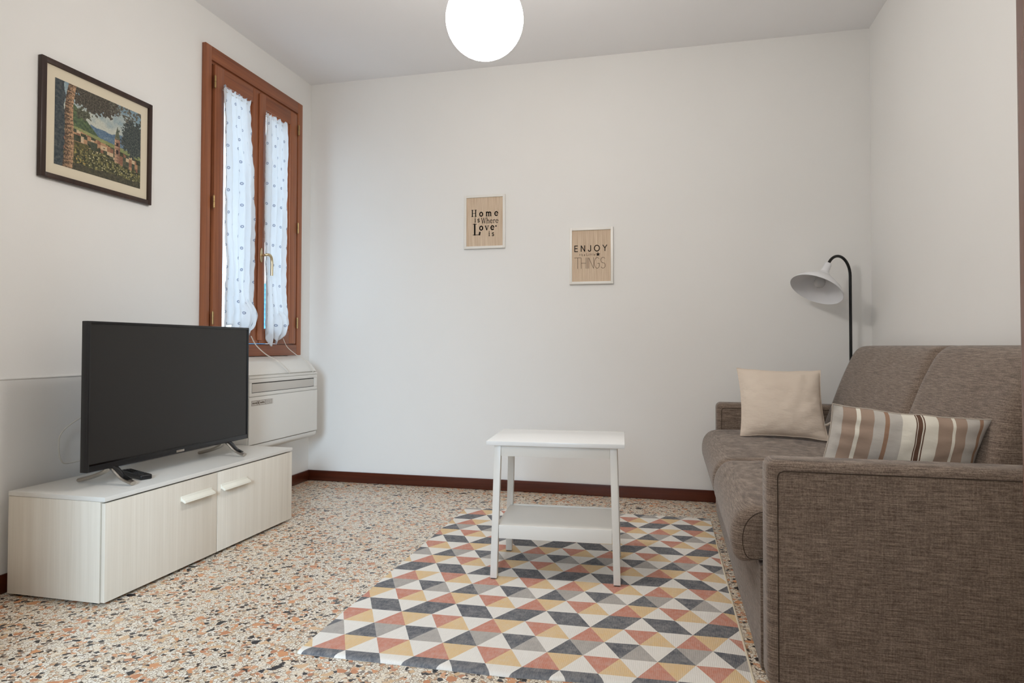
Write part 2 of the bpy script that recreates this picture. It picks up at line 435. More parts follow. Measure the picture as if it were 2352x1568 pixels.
f.build('window_casing', M['win'], wn)
f = MB(); f.box(CX0+.0005, CX1, 3.040, 3.892, 2.485, 2.560, .003); f.box(CX0+.0005, CX1, 3.040, 3.892, .866, .935, .003)
f.box(XL-.12, XL+.012, 3.052, 3.880, 2.470, 2.51); f.box(XL-.12, XL+.012, 3.052, 3.880, .905, .940)
f.build('window_casing', M['winh'], wn)
def sash(y0, y1, wl, wr):
    s_ = MB(); s_.box(XL-.03, XL+.030, y0, y0+wl, .942, 2.468, .005); s_.box(XL-.03, XL+.030, y1-wr, y1, .942, 2.468, .005)
    # inner moulding bead
    rectframe(s_, XL-.01, XL+.018, y0+wl-.002, y1-wr+.002, 1.022, 2.385, .012, .012, .012, .012, .003)
    so = s_.build('window_sash', M['win'], wn)
    for za, zb in ((.942, 1.027), (2.380, 2.468)):
        MB().box(XL-.0295, XL+.0295, y0+wl-.001, y1-wr+.001, za, zb, .004).build('sash_rail', M['winh'], so)
    MB().box(XL-.004, XL-.001, y0+wl-.002, y1-wr+.002, 1.025, 2.382).build('window_pane', M['glass'], so)
    return so
s1 = sash(3.060, 3.466, .078, .070); s2 = sash(3.470, 3.872, .055, .078)
MB().box(XL+.030, XL+.040, 3.448, 3.488, .96, 2.455, .004, 3).build('cover_strip', M['win'], s1)
def hinge(y, z, so):
    h = MB().tube([(XL+.036, y, z-.032), (XL+.036, y, z-.0015)], .006, 12); h.tube([(XL+.036, y, z+.0015), (XL+.036, y, z+.032)], .006, 12)
    h.tube([(XL+.036, y, z-.036), (XL+.036, y, z+.036)], .0035, 8)
    h.build('hinge', M['hinge'], so)
for z in (2.367, 1.711, 1.079):
    hinge(3.053, z, s1); hinge(3.880, z, s2)
# handle
h = MB(); hx, hy, hz = XL+.040, 3.468, 1.475
h.prism([(hy+.013*math.cos(t)*1, hz+.045*math.sin(t)) for t in [2*PI*k/20 for k in range(20)]], lambda a, b, c: (c, a, b), hx, hx+.008, .002)
h.tube([(hx+.008, hy, hz), (hx+.034, hy, hz)], .008, 12)
h.tube(sm([(hx+.030, hy, hz), (hx+.042, hy+.015, hz+.004), (hx+.046, hy+.035, hz-.004), (hx+.046, hy+.046, hz-.035), (hx+.046, hy+.046, hz-.12)], 5), .0085, 12)
h.build('window_handle', M['brass'], s1)

# curtains -----------------------------------------------------------
def interp(tab, z):
    if z >= tab[0][0]: return tab[0][1]
    for (z0, a), (z1, b) in zip(tab, tab[1:]):
        if z1 <= z <= z0:
            t = (z-z1)/(z0-z1); return b+(a-b)*t
    return tab[-1][1]
def curtain(name, L, Rr, z1, bottom, folds, seed, label, pouf):
    NU, NV = 90, 110; mb = MB(); vs = []; uvs = []
    full = .46
    for j in range(NV+1):
        for i in range(NU+1):
            u = i/NU; v = j/NV
            zb = bottom(u); z = z1-(z1-zb)*v
            y0 = interp(L, z); y1 = interp(Rr, z)
            yy = y0+(y1-y0)*u
            amp = .007+.006*v
            topg = max(0, 1-v/.05)
            x = XL+.050+amp*math.sin(u*folds*2*PI+seed+.7*math.sin(v*3+seed))+.004*math.sin(u*folds*5.3+v*9)
            x += topg*.004*math.sin(u*60)
            zz = z+(.005*math.sin(u*46+seed)+.003*math.sin(u*90))*max(0, 1-v/.02)
            # gathered pouf at the tied-up bottom
            for pu, pz, pr, pa in pouf:
                dd = ((yy-pu)/pr)**2+((zz-pz)/(pr*1.1))**2
                if dd < 1: x += pa*math.sqrt(1-dd)
            x += .006*mnoise.noise(Vector((yy*30, zz*22, seed)))
            vs.append((max(x, XL+.033), yy, zz)); uvs.append((u*full*.8, (z-.9)))
    fs = [(j*(NU+1)+i, j*(NU+1)+i+1, (j+1)*(NU+1)+i+1, (j+1)*(NU+1)+i) for j in range(NV) for i in range(NU)]
    mb.add(vs, fs, True)
    o = mb.build(name, M['curtain'], loc=(XL+.05, (L[0][1]+Rr[0][1])/2, z1))
    uvl = o.data.uv_layers.new(name='UVMap')
    for lp in o.data.loops: uvl.data[lp.index].uv = uvs[lp.vertex_index]
    so = o.modifiers.new('thick', 'SOLIDIFY'); so.thickness = .0007
    # rod pocket cord
    rod = MB().tube([(XL+.046, L[0][1]+.004, z1-.022), (XL+.046, Rr[0][1]-.004, z1-.022)], .0022, 8)
    rod.build('curtain_wire', M['cable'], o)
    return tag(o, label, 'curtain', 'sheer window curtains')
def bot1(u): return 1.015-.055*math.sin(min(1, max(0, (u-.30)/.7))*PI)*1.0+.03*abs(math.sin(u*7)) - (.035 if .45 < u < .8 else 0)
def bot2(u): # two drooping tips
    k = [(0, 1.02), (.10, .985), (.22, .925), (.32, .925), (.42, .975), (.50, .955), (.56, .935), (.70, .965), (.85, 1.01), (1, 1.06)]
    for (a, p), (b, q) in zip(k, k[1:]):
        if a <= u <= b: return p+(q-p)*(u-a)/(b-a)
c1 = curtain('curtain', [(2.36, 3.098), (2.2, 3.108), (1.9, 3.118), (1.55, 3.122), (1.40, 3.132), (1.2, 3.122), (1.0, 3.12)],
        [(2.36, 3.338), (2.33, 3.325), (2.15, 3.345), (1.95, 3.378), (1.7, 3.386), (1.4, 3.378), (1.2, 3.380), (1.12, 3.400), (1.05, 3.395), (.95, 3.36)],
        2.362, bot1, 5, .4, 'sheer dotted white curtain on the left window sash, nearer the television', [(3.335, 1.10, .075, .035)])
c2 = curtain('curtain', [(2.35, 3.492), (2.2, 3.485), (1.6, 3.482), (1.42, 3.490), (1.30, 3.500), (1.0, 3.505), (.92, 3.50)],
        [(2.35, 3.700), (2.30, 3.722), (2.2, 3.732), (1.8, 3.715), (1.5, 3.702), (1.3, 3.706), (1.1, 3.742), (1.0, 3.735), (.93, 3.70)],
        2.352, bot2, 4, 2.1, 'sheer dotted white curtain on the right window sash, nearer the corner', [(3.66, 1.06, .07, .028)])
MB().tube(sm([(XL+.07, 3.34, .985), (XL+.085, 3.37, .93), (XL+.12, 3.42, .875), (XL+.17, 3.46, .838), (XL+.205, 3.49, .795), (XL+.217, 3.51, .765)], 5), (.0012, .005) and [(.0045, .001)]*26, 6, flat=(0, 1, 0)).build('curtain_tie', M['cable'], c1)
MB().tube(sm([(XL+.07, 3.665, .975), (XL+.085, 3.69, .92), (XL+.12, 3.735, .872), (XL+.165, 3.765, .835), (XL+.20, 3.775, .790), (XL+.217, 3.78, .755)], 5), [(.003, .001)]*26, 6, flat=(0, 1, 0)).build('curtain_tie', M['cable'], c2)

# ------------------------------------------------------------------ outside
b = thing('neighbour_house', (-6.2, 7, -1), 'pale rendered house wall glimpsed through the window beside the curtains', 'house')
MB().box(-6.4, -6.2, 2, 13, -1, 1.95).build('wall', M['facade'], b)
sh = MB().box(-6.2, -6.15, 8.62, 9.9, .6, 1.9, .01)
for k in range(16): sh.box(-6.16, -6.135, 8.68, 9.84, .66+k*.077, .70+k*.077)
sh.build('shutter', M['blue'], b)

# ------------------------------------------------------------------ air conditioner
ac = thing('air_conditioner', (XL, 3.486, .335), 'white wall-mounted air conditioner below the window beside the television', 'air conditioner')
AY0, AY1 = 3.1225, 3.850
def fx(prof, n=5):
    q = sm([(a, 0, b) for a, b in prof], n); return [(p.x, p.z) for p in q]
XF = XL+.2085
prof = [(XL+.0005, .862), (XL+.065, .862)]+fx([(XL+.07, .861), (XL+.135, .838), (XL+.182, .795), (XF-.004, .765)], 5)[1:]+[(XF-.008, .763), (XF-.008, .760)]
body = MB().prism(prof+[(XL+.0005, .760)], lambda a, b_, h_: (a, h_, b_), AY0+.012, AY1-.012, .006, 3)
body.build('top_cover', M['ac'], ac)
MB().prism([(XL+.0005, .3805), (XF-.004, .3805), (XF-.004, .7595), (XL+.0005, .7595)], lambda a, b_, h_: (a, h_, b_), AY0+.008, AY1-.008, .008, 3).build('housing', M['ac'], ac)
g = MB(); g.box(XF-.006, XF+.001, AY0+.012, AY1-.012, .648, .667, .002); g.box(XF-.006, XF+.001, AY0+.012, AY1-.012, .723, .7435, .002)
g.box(XF-.006, XF+.001, AY0+.012, AY0+.034, .667, .723, .002); g.box(XF-.006, XF+.001, AY1-.047, AY1-.012, .667, .723, .002)
g.box(XF-.006, XF+.001, AY0+.012, AY1-.012, .7455, .7590, .002)
g.build('outlet_surround', M['ac'], ac)
MB().box(XF-.0045, XF-.003, AY0+.034, AY1-.047, .667, .723).build('air_outlet', M['acdark'], ac)
MB().box(XF-.003, XF-.0005, AY0+.039, AY1-.050, .670, .7175, .001).build('louver', M['aclouver'], ac)
MB().box(XF-.004, XF+.002, AY0+.010, AY1-.010, .3835, .6445, .004, 3).build('front_panel', M['ac'], ac)
MB().prism(fx([(XF-.004, .3795), (XF-.010, .355), (XF-.03, .342), (XF-.06, .336), (XL+.0005, .336)], 4)+[(XL+.0005, .3795)], lambda a, b_, h_: (a, h_, b_), AY0+.008, AY1-.008, .004, 2).build('bottom_cover', M['ac'], ac)
st = MB().box(XF+.002, XF+.0026, 3.150, 3.352, .596, .626).build('label_sticker', M['aclouver'], ac)
tx = MB()
random.seed(3)
y = 3.153
for wd, dk in ((.047, 1), (.018, 1), (.052, 1), (.058, 0)):
    tx.box(XF+.0026, XF+.003, y, y+wd, .598, .5992); tx.box(XF+.0026, XF+.003, y, y+wd, .6228, .624)
    tx.box(XF+.0026, XF+.003, y, y+.0012, .598, .624); tx.box(XF+.0026, XF+.003, y+wd-.0012, y+wd, .598, .624)
    if wd < .02: tx.box(XF+.0026, XF+.003, y+.005, y+.013, .604, .619)
    else:
        yy = y+.006
        while yy < y+wd-.008:
            ww = random.uniform(.003, .008)
            if dk: tx.box(XF+.0026, XF+.003, yy, yy+ww, .607, .613+random.uniform(0, .003))
            else:
                for q in (.604, .610, .616): tx.box(XF+.0026, XF+.003, yy, yy+ww, q, q+.0015)
            yy += ww+.002
    y += wd+.003
tx.build('label_print', M['ink_soft'], ac)

# ------------------------------------------------------------------ tv stand
S = thing('tv_stand', (-2.17, 2.525, 0), 'low whitewashed wooden television stand along the left wall', 'television stand')
SX0, SX1, SY0, SY1 = -2.388, -1.955, 1.931, 3.118
b = MB(); b.box(SX0, SX1-.020, SY0+.0005, SY0+.018, .012, .3705, .0008); b.box(SX0, SX1-.020, SY1-.018, SY1-.0005, .012, .3705, .0008)
b.box(SX0, SX1-.022, SY0+.018, SY1-.018, .012, .03); b.box(SX0, SX0+.006, SY0+.018, SY1-.018, .03, .37); b.box(SX0+.006, SX1-.022, 2.520, 2.536, .03, .37)
b.build('carcass', M['wash'], S)
MB().box(SX0, SX1+.001, SY0-.001, SY1+.001, .3715, .388, .0012).build('top_panel', M['washtop'], S)
for (x, y) in ((SX0+.03, SY0+.03), (SX1-.06, SY0+.03), (SX0+.03, SY1-.03), (SX1-.06, SY1-.03), (SX1-.06, 2.52)): MB().lathe([(0, .0005), (.014, .0005), (.014, .0125), (0, .0125)], (x, y, 0), n=16).build('glide', M['rubber'], S)
def door(y0, y1, hy0, hy1):
    d = MB().box(SX1-.0155, SX1, y0, y1, .014, .3655, .0012).build('door', M['wash'], S)
    pr = [(SX1+.0003, .309), (SX1+.003, .309), (SX1+.005, .300), (SX1+.022, .291), (SX1+.025, .283), (SX1+.021, .280), (SX1+.004, .289), (SX1+.0003, .286)]
    MB().prism(pr, lambda a, b_, h_: (a, h_, b_), hy0, hy1, .0012, 2).build('handle', M['handle'], d)
door(SY0+.003, 2.5265, 2.303, 2.488); door(2.5295, SY1-.001, 2.549, 2.736)

# ------------------------------------------------------------------ television
TY0, TY1, TX, TZ0, TZ1 = 1.992, 2.945, -2.100, .455, 1.021
tv = thing('television', (TX, 2.47, .388), 'large black flat-screen television switched off, on the whitewashed stand', 'television')
b = MB(); b.box(TX-.032, TX-.004, TY0, TY1, TZ0, TZ1, .003, 2); b.box(TX-.062, TX-.030, TY0+.12, TY1-.12, TZ0+.03, TZ1-.17, .012, 2)
b.build('housing', M['black'], tv)
f = MB(); rectframe(f, TX-.006, TX, TY0+.0005, TY1-.0005, TZ0+.0005, TZ1-.0005, .010, .010, .022, .010, .0015)
f.build('bezel', M['black'], tv)
sc_o = MB().box(TX-.006, TX-.0035, TY0+.010, TY1-.010, TZ0+.022, TZ1-.010).build('screen', M['screen'], tv)
MB().box(TX-.0035, TX-.0015, TY0+.012, TY1-.35, TZ0+.0222, TZ0+.0290, 0).build('glossy_strip', M['gloss'], tv)
MB().box(TX-.001, TX+.001, 2.445, 2.492, TZ0+.006, TZ0+.015, .0005).build('badge', M['silver'], tv)
def foot(y):
    n = 9; z = .388
    fr = sm([(TX-.024, y, TZ0+.008), (TX+.004, y, TZ0-.012), (TX+.040, y, z+.026), (TX+.085, y, z+.0095)], 5)
    bk = sm([(TX-.020, y, TZ0+.008), (TX-.045, y, TZ0-.016), (TX-.10, y, z+.028), (TX-.170, y, z+.0095)], 5)
    f = MB()
    f.tube(fr, [(.0085, .018-.004*i/len(fr)) for i in range(len(fr))], 12, flat=(0, 0, 1))
    f.tube(bk, [(.0085, .018-.005*i/len(bk)) for i in range(len(bk))], 12, flat=(0, 0, 1))
    fo = f.build('foot', M['silver'], tv)
    fr2 = [p+Vector((.004, 0, .0078)) for p in fr[:-2]]
    MB().tube(fr2, [(.0032, .015-.003*i/len(fr2)) for i in range(len(fr2))], 12, flat=(0, 0, 1)).build('foot_inlay', M['gloss'], fo)
foot(2.120); foot(2.800)
cb = MB().tube(sm([(TX-.045, 2.36, .74), (-2.20, 2.30, .70), (-2.33, 2.24, .655), (-2.365, 2.176, .615), (-2.37, 2.128, .577), (-2.37, 2.117, .535), (-2.37, 2.127, .473), (-2.37, 2.165, .452), (-2.36, 2.30, .470), (-2.37, 2.5, .52)], 8), .0028, 8)
tag(cb.build('power_cable', M['cable'], loc=(-2.37, 2.2, .5)), 'thin white cable looping behind the left end of the television', 'cable')

# remote
rm = thing('remote_control', (-2.16, 2.255, .388), 'black remote control lying on the stand beside the television foot', 'remote control')
ra = math.radians(-24); rc = Vector((-2.145, 2.268, 0))
def rxf(p): return Vector((rc.x+(p.x)*math.cos(ra)-p.y*math.sin(ra), rc.y+p.x*math.sin(ra)+p.y*math.cos(ra), p.z))
MB().box(-.10, .10, -.023, .023, .3885, .408, .006, 3, rxf).build('body', M['black'], rm)
for i in range(8):
    for j in range(3): MB().box(-.082+i*.019, -.070+i*.019, -.017+j*.0125, -.009+j*.0125, .4078, .4098, .0012, 2, rxf).build('button', M['rubber'], rm)

# ------------------------------------------------------------------ landscape picture on the left wall
pc = thing('framed_landscape', (XL, 2.347, 1.845), 'landscape print with tree, town and church tower in a dark wooden frame', 'picture')
PY0, PY1, PZ0, PZ1 = 2.061, 2.633, 1.602, 2.087
f = MB(); rectframe(f, XL+.0005, XL+.020, PY0, PY1, PZ0, PZ1, .024, .022, .022, .022, .003); f.build('picture_frame', M['picframe'], pc)
MB().box(XL+.001, XL+.010, PY0+.020, PY1-.020, PZ0+.020, PZ1-.020).build('mat_board', M['mat_board'], pc)
def art():
    ny, nz = 210, 170; y0, y1, z0, z1 = PY0+.066, PY1-.062, PZ0+.066, PZ1-.066
    def nz_(x, y, s=0): return mnoise.noise(Vector((x, y, s)))
    def fb(x, y, s=0): return nz_(x, y, s)*.6+nz_(x*2.1, y*2.1, s+5)*.3+nz_(x*4.3, y*4.3, s+9)*.15
    vs = [(XL+.0108, y0+(y1-y0)*i/ny, z0+(z1-z0)*j/nz) for j in range(nz+1) for i in range(ny+1)]
    fs = []; cols = []
    rnd = random.Random(5)
    for j in range(nz):
        for i in range(ny):
            a = j*(ny+1)+i; fs.append((a, a+1, a+ny+2, a+ny+1))
            u = (i+.5)/ny; v = (j+.5)/nz; n = fb(u*9, v*9); n2 = fb(u*30, v*30, 3); n3 = nz_(u*70, v*70, 8)
            def mixc(p, q, t): t = max(0, min(1, t)); return tuple(p[k]+(q[k]-p[k])*t for k in range(3))
            c = mixc((188, 190, 176), (120, 145, 158), (v-.62)*2.6+n*.8)                      # sky
            ridge = .615+.05*nz_(u*7, 2, 1)+.03*math.sin(u*9)
            if u > .38 and v < ridge: c = mixc((70, 96, 124), (110, 130, 142), n2+.4+(ridge-v)*2)
            hill = .78-1.05*abs(u-.20) if u < .5 else 0
            if v < hill: c = mixc((62, 78, 58), (96, 112, 72), n2*1.5+.4)
            if v < .52-.12*(u-.2): c = mixc((150, 150, 96), (120, 130, 84), n+.5)
            if v < .49-.16*(u-.2)+.01*n3:                                              # town
                cell = mnoise.cell(Vector((u*26, v*20, 0))); cell2 = mnoise.cell(Vector((u*18+3, v*26, 4)))
                c = [(150, 110, 84), (172, 132, 98), (196, 170, 136), (66, 72, 58), (84, 82, 64), (132, 92, 72)][int(cell*5.99) % 6]
                if cell2 > .62 or n > .25: c = mixc((40, 46, 38), (84, 82, 52), n2+.4)
                if v < .34 and .15 < u < .36: c = mixc((50, 52, 36), (120, 110, 62), n2+.5)
            if abs(u-.70) < .034 and .13 < v < .55:                                     # church tower
                c = mixc((128, 92, 76), (196, 158, 126), (.70+.034-u)/.068+n3*.25)
                if (v*26) % 1 < .16: c = (98, 74, 62)
                if abs(u-.70) < .012 and (.36 < v < .41 or .46 < v < .50): c = (50, 38, 36)
            if .55 <= v < .72 and abs(u-.70) < .034*(.72-v)/.17: c = mixc((66, 78, 66), (140, 130, 100), n2+.3)
            fol = .25-.05*math.cos(u*7)+.05*n
            if v < fol:                                                                # foreground shrubs
                c = mixc((48, 50, 36), (150, 140, 84), n2*1.4+.35+n3*.3)
                if n3 > .42: c = (206, 196, 150) if u > .35 else (190, 150, 70)
                if v < .08+.03*n: c = mixc((54, 52, 42), (90, 84, 60), n2+.4)
            # pine boughs
            dd = (u-.42)**2/.075+(v-.92)**2/.030
            if dd+n2*1.0+n*.5 < .95 and u > .2: c = mixc((58, 54, 48), (92, 84, 68), n3+.4)
            dd = (u-.92)**2/.030+(v-.62)**2/.060
            if dd+n2*1.1+n*.4 < 1.0: c = mixc((46, 54, 56), (84, 88, 78), n3+.4)
            dd = (u-.30)**2/.010+(v-.70)**2/.006
            if dd+n2*1.4 < .75: c = mixc((60, 62, 50), (100, 100, 78), n3+.4)
            if v > .86+.1*n and .6 < u: c = mixc((70, 68, 62), (120, 116, 100), n3+.4) if n2 > 0 else c
            if u < .10+.03*n: c = mixc((44, 52, 58), (84, 88, 84), n2*1.2+.35)
            tc = .135+.05*v*v+.015*math.sin(v*6); tw = .052-.012*v                       # trunk
            if abs(u-tc) < tw:
                c = mixc((72, 58, 46), (184, 144, 108), .5+(u-tc)/tw*.35+n3*.7+.25*math.sin(v*120+n*8))
            c = tuple(max(0, min(255, x*.96+12+n3*16)) for x in c)
            cols.append(lin(c))
    o = MB().add(vs, fs).build('landscape_print', M['paint'], pc)
    ca = o.data.color_attributes.new('Col', 'FLOAT_COLOR', 'CORNER')
    arr = np.repeat(np.array(cols, dtype=np.float32), 4, axis=0); ca.data.foreach_set('color', arr.ravel())
art()

# ------------------------------------------------------------------ stroke lettering (plane y = const, facing -y)
def stroke(mb, pts, w, y, t=.0012):
    """flat ribbon with thickness through 2-D points (x,z)"""
    for (a, b) in zip(pts, pts[1:]):
        dx, dz = b[0]-a[0], b[1]-a[1]; L_ = math.hypot(dx, dz)
        if L_ < 1e-6: continue
        nx, nz = -dz/L_*w/2, dx/L_*w/2; ex, ez = dx/L_*w*.35, dz/L_*w*.35
        q = [(a[0]+nx-ex, a[1]+nz-ez), (b[0]+nx+ex, b[1]+nz+ez), (b[0]-nx+ex, b[1]-nz+ez), (a[0]-nx-ex, a[1]-nz-ez)]
        vs = [(p[0], y-t, p[1]) for p in q]+[(p[0], y, p[1]) for p in q]
        mb.add(vs, [(0, 1, 2, 3), (7, 6, 5, 4), (0, 4, 5, 1), (1, 5, 6, 2), (2, 6, 7, 3), (3, 7, 4, 0)])
def arc(cx, cz, rx, rz, a0, a1, n=14): return [(cx+rx*math.cos(math.radians(a0+(a1-a0)*k/n)), cz+rz*math.sin(math.radians(a0+(a1-a0)*k/n))) for k in range(n+1)]
# glyphs: unit box (width given), x-height .62 for lowercase ; 'b' bold stroke , 't' thin stroke
def serif(x, z, w=.22): return ('t', [(x-w/2, z), (x+w/2, z)])
G = {
 'H': (.86, [('b', [(.17, 0), (.17, 1)]), ('b', [(.69, 0), (.69, 1)]), ('t', [(.17, .5), (.69, .5)]), serif(.17, 0, .30), serif(.17, 1, .30), serif(.69, 0, .30), serif(.69, 1, .30)]),
 'L': (.72, [('b', [(.2, 0), (.2, 1)]), serif(.2, 1, .34), ('t', [(.03, 0), (.66, 0)]), ('b', [(.66, .0), (.70, .22)])]),
 'W': (1.0, [('b', [(.08, 1), (.30, 0)]), ('t', [(.30, 0), (.5, 1)]), ('b', [(.5, 1), (.70, 0)]), ('t', [(.70, 0), (.92, 1)]), serif(.08, 1, .22), serif(.92, 1, .2), serif(.5, 1, .16)]),
 'o': (.62, [('b', arc(.31, .31, .23, .30, 0, 360, 22))]),
 'e': (.58, [('b', arc(.29, .31, .23, .30, 10, 320, 20)), ('t', [(.07, .34), (.51, .34)])]),
 'm': (1.0, [('b', [(.14, 0), (.14, .62)]), ('b', arc(.31, .40, .17, .20, 180, 0, 8)+[(.48, 0)]), ('b', arc(.65, .40, .17, .20, 180, 0, 8)+[(.82, 0)]), serif(.14, 0), serif(.48, 0), serif(.82, 0), serif(.10, .62, .14)]),
 'i': (.34, [('b', [(.17, 0), (.17, .62)]), serif(.17, 0, .28), serif(.13, .62, .16), ('b', [(.17, .80), (.17, .88)])]),
 's': (.48, [('b', arc(.24, .455, .14, .145, 30, 270, 10)+arc(.24, .155, .15, .155, 90, -150, 10)), ('t', [(.38, .52), (.38, .62)]), ('t', [(.08, .0), (.08, .12)])]),
 'h': (.66, [('b', [(.15, 0), (.15, 1)]), ('b', arc(.33, .40, .18, .20, 180, 0, 8)+[(.51, 0)]), serif(.15, 0), serif(.51, 0), serif(.11, 1, .14)]),
 'r': (.48, [('b', [(.15, 0), (.15, .62)]), ('b', arc(.33, .42, .17, .18, 175, 50, 7)), serif(.15, 0, .26), serif(.11, .62, .14)]),
 'v': (.60, [('b', [(.08, .62), (.30, 0)]), ('t', [(.30, 0), (.52, .62)]), serif(.08, .62, .2), serif(.52, .62, .18)]),
 # thin capitals
 'T': (.62, [('b', [(.31, 0), (.31, 1)]), ('b', [(.02, 1), (.60, 1)])]),
 'I': (.20, [('b', [(.1, 0), (.1, 1)])]),
 'N': (.60, [('b', [(.08, 0), (.08, 1), (.52, 0), (.52, 1)])]),
 'G': (.62, [('b', arc(.31, .5, .25, .5, 50, 330, 22)+[(.52, .44), (.34, .44)])]),
 'S': (.56, [('b', arc(.28, .75, .20, .25, 30, 270, 12)+arc(.28, .25, .21, .25, 90, -150, 12))]),
 'Hh': (.60, [('b', [(.08, 0), (.08, 1)]), ('b', [(.52, 0), (.52, 1)]), ('b', [(.08, .5), (.52, .5)])]),
 'E': (.62, [('b', [(.56, 1), (.08, 1), (.08, 0), (.58, 0)]), ('b', [(.08, .52), (.52, .52)])]),
 'Nw': (.78, [('b', [(.08, 0), (.08, 1), (.70, 0), (.70, 1)])]),
 'J': (.52, [('b', [(.44, 1), (.44, .22)]+arc(.24, .22, .20, .22, 0, -180, 10))]),
 'O': (.98, [('b', arc(.49, .5, .44, .5, 0, 360, 30))]),
 'Y': (.74, [('b', [(.04, 1), (.37, .5), (.37, 0)]), ('b', [(.37, .5), (.70, 1)])]),
 'l': (.24, [('b', [(.12, 0), (.12, 1)])]), 't': (.36, [('b', [(.18, 0), (.18, .9)]), ('b', [(.04, .62), (.32, .62)])]),
}
def text(mb, s, x0, x1, z, h, bw, tw, y, gap=None):
    ws = [G[c][0]*h for c in s]; tot = sum(ws); gp = (x1-x0-tot)/max(1, len(s)-1); x = x0; k = 1
    if gp < -.2*h: k = (x1-x0)/tot; gp = 0
    for c, wv in zip(s, ws):
        for kind, pts in G[c][1]: stroke(mb, [(x+p[0]*h*k, z+p[1]*h) for p in pts], bw if kind == 'b' else tw, y)
        x += wv*k+gp
def sign(name, x0, x1, z0, z1, tilt, label, letters):
    y = YB-.0005; t = thing(name, ((x0+x1)/2, YB, (z0+z1)/2), label, 'framed sign', None)
    cx, cz = (x0+x1)/2, (z0+z1)/2
    f = MB(); yy0, yy1 = YB-.018, YB-.0005; wd = .016
    f.box(x0, x0+wd, yy0, yy1, z0, z1, .0015); f.box(x1-wd, x1, yy0, yy1, z0, z1, .0015); f.box(x0+wd-.0005, x1-wd+.0005, yy0, yy1, z0, z0+wd, .0015); f.box(x0+wd-.0005, x1-wd+.0005, yy0, yy1, z1-wd, z1, .0015)
    f.build('sign_frame', M['white_lac'], t)
    MB().box(x0+wd-.002, x1-wd+.002, YB-.010, YB-.006, z0+wd-.002, z1-wd+.002).build('burlap_panel', M['burlap'], t)
    letters(t, YB-.0100)
    return t
def let1(t, y):
    m = MB(); text(m, ['H', 'o', 'm', 'e'], -1.259, -1.078, 1.776, .042, .0064, .0028, y)
    text(m, ['i', 's'], -1.238, -1.202, 1.738, .034, .0042, .002, y); text(m, ['W', 'h', 'e', 'r', 'e'], -1.192, -1.076, 1.729, .034, .0034, .0018, y)
    text(m, ['L'], -1.250, -1.180, 1.655, .070, .0105, .0035, y); text(m, ['o', 'v', 'e'], -1.205, -1.104, 1.685, .042, .0066, .003, y)
    text(m, ['i', 's'], -1.143, -1.104, 1.645, .034, .0042, .002, y); stroke(m, [(-1.094, 1.708), (-1.090, 1.708)], .008, y)
    m.build('lettering', M['ink'], t)
sign('framed_sign', -1.308, -1.030, 1.564, 1.914, 0, 'white framed burlap sign reading Home is where love is, the higher one', let1)
def let2(t, y):
    m = MB(); text(m, ['E', 'Nw', 'J', 'O', 'Y'], -.581, -.376, 1.524, .036, .0050, .0050, y)
    star = []
    for k in range(11): r = .015 if k % 2 == 0 else .006; a = math.radians(90+36*k); star.append((-.432+r*math.cos(a), 1.503+r*math.sin(a)))
    vs = [(-.432, y-.0012, 1.503)]+[(p[0], y-.0012, p[1]) for p in star[:10]]
    vs += [(-.432, y, 1.503)]+[(p[0], y, p[1]) for p in star[:10]]
    m.add(vs, [(0, k+1, (k+1) % 10+1) for k in range(10)]+[(k+1, k+12, (k+1) % 10+12, (k+1) % 10+1) for k in range(10)])
    m.build('lettering', M['ink'], t)
    m = MB(); text(m, ['t', 'h', 'e'], -.548, -.512, 1.496, .014, .0014, .001, y); text(m, ['L', 'i', 't', 't', 'l', 'e'], -.506, -.449, 1.496, .014, .0014, .001, y)
    text(m, ['T', 'Hh', 'I', 'N', 'G', 'S'], -.581, -.382, 1.416, .068, .0022, .0022, y)
    m.build('small_lettering', M['ink_soft'], t)
sign('framed_sign', -.611, -.337, 1.318, 1.672, 0, 'white framed burlap sign reading Enjoy the little things, the lower one', let2)

# ------------------------------------------------------------------ pendant lamp
pl = thing('pendant_lamp', (-.655, 2.28, H), 'round white opal glass globe pendant lamp, switched on', 'pendant lamp')
GZ, GR = 2.126, .142
MB().lathe([(GR*math.sin(a), -GR*math.cos(a)) for a in [PI*.999*k/28+.0005 for k in range(27)]], (-.655, 2.28, GZ), n=48).build('globe', M['globe'], pl)
MB().lathe([(.001, 0), (.05, 0), (.052, .01), (.05, .045), (.02, .055), (.006, .06)], (-.655, 2.28, GZ+GR-.006)).build('socket_cap', M['white_lac'], pl)
MB().tube([(-.655, 2.28, GZ+GR+.05), (-.655, 2.28, H-.02)], .003, 8).build('cord', M['cable'], pl)
MB().lathe([(.001, 0), (.05, 0), (.052, -.004), (.045, -.022), (.004, -.026)], (-.655, 2.28, H-.0002)).build('ceiling_canopy', M['white_lac'], pl)

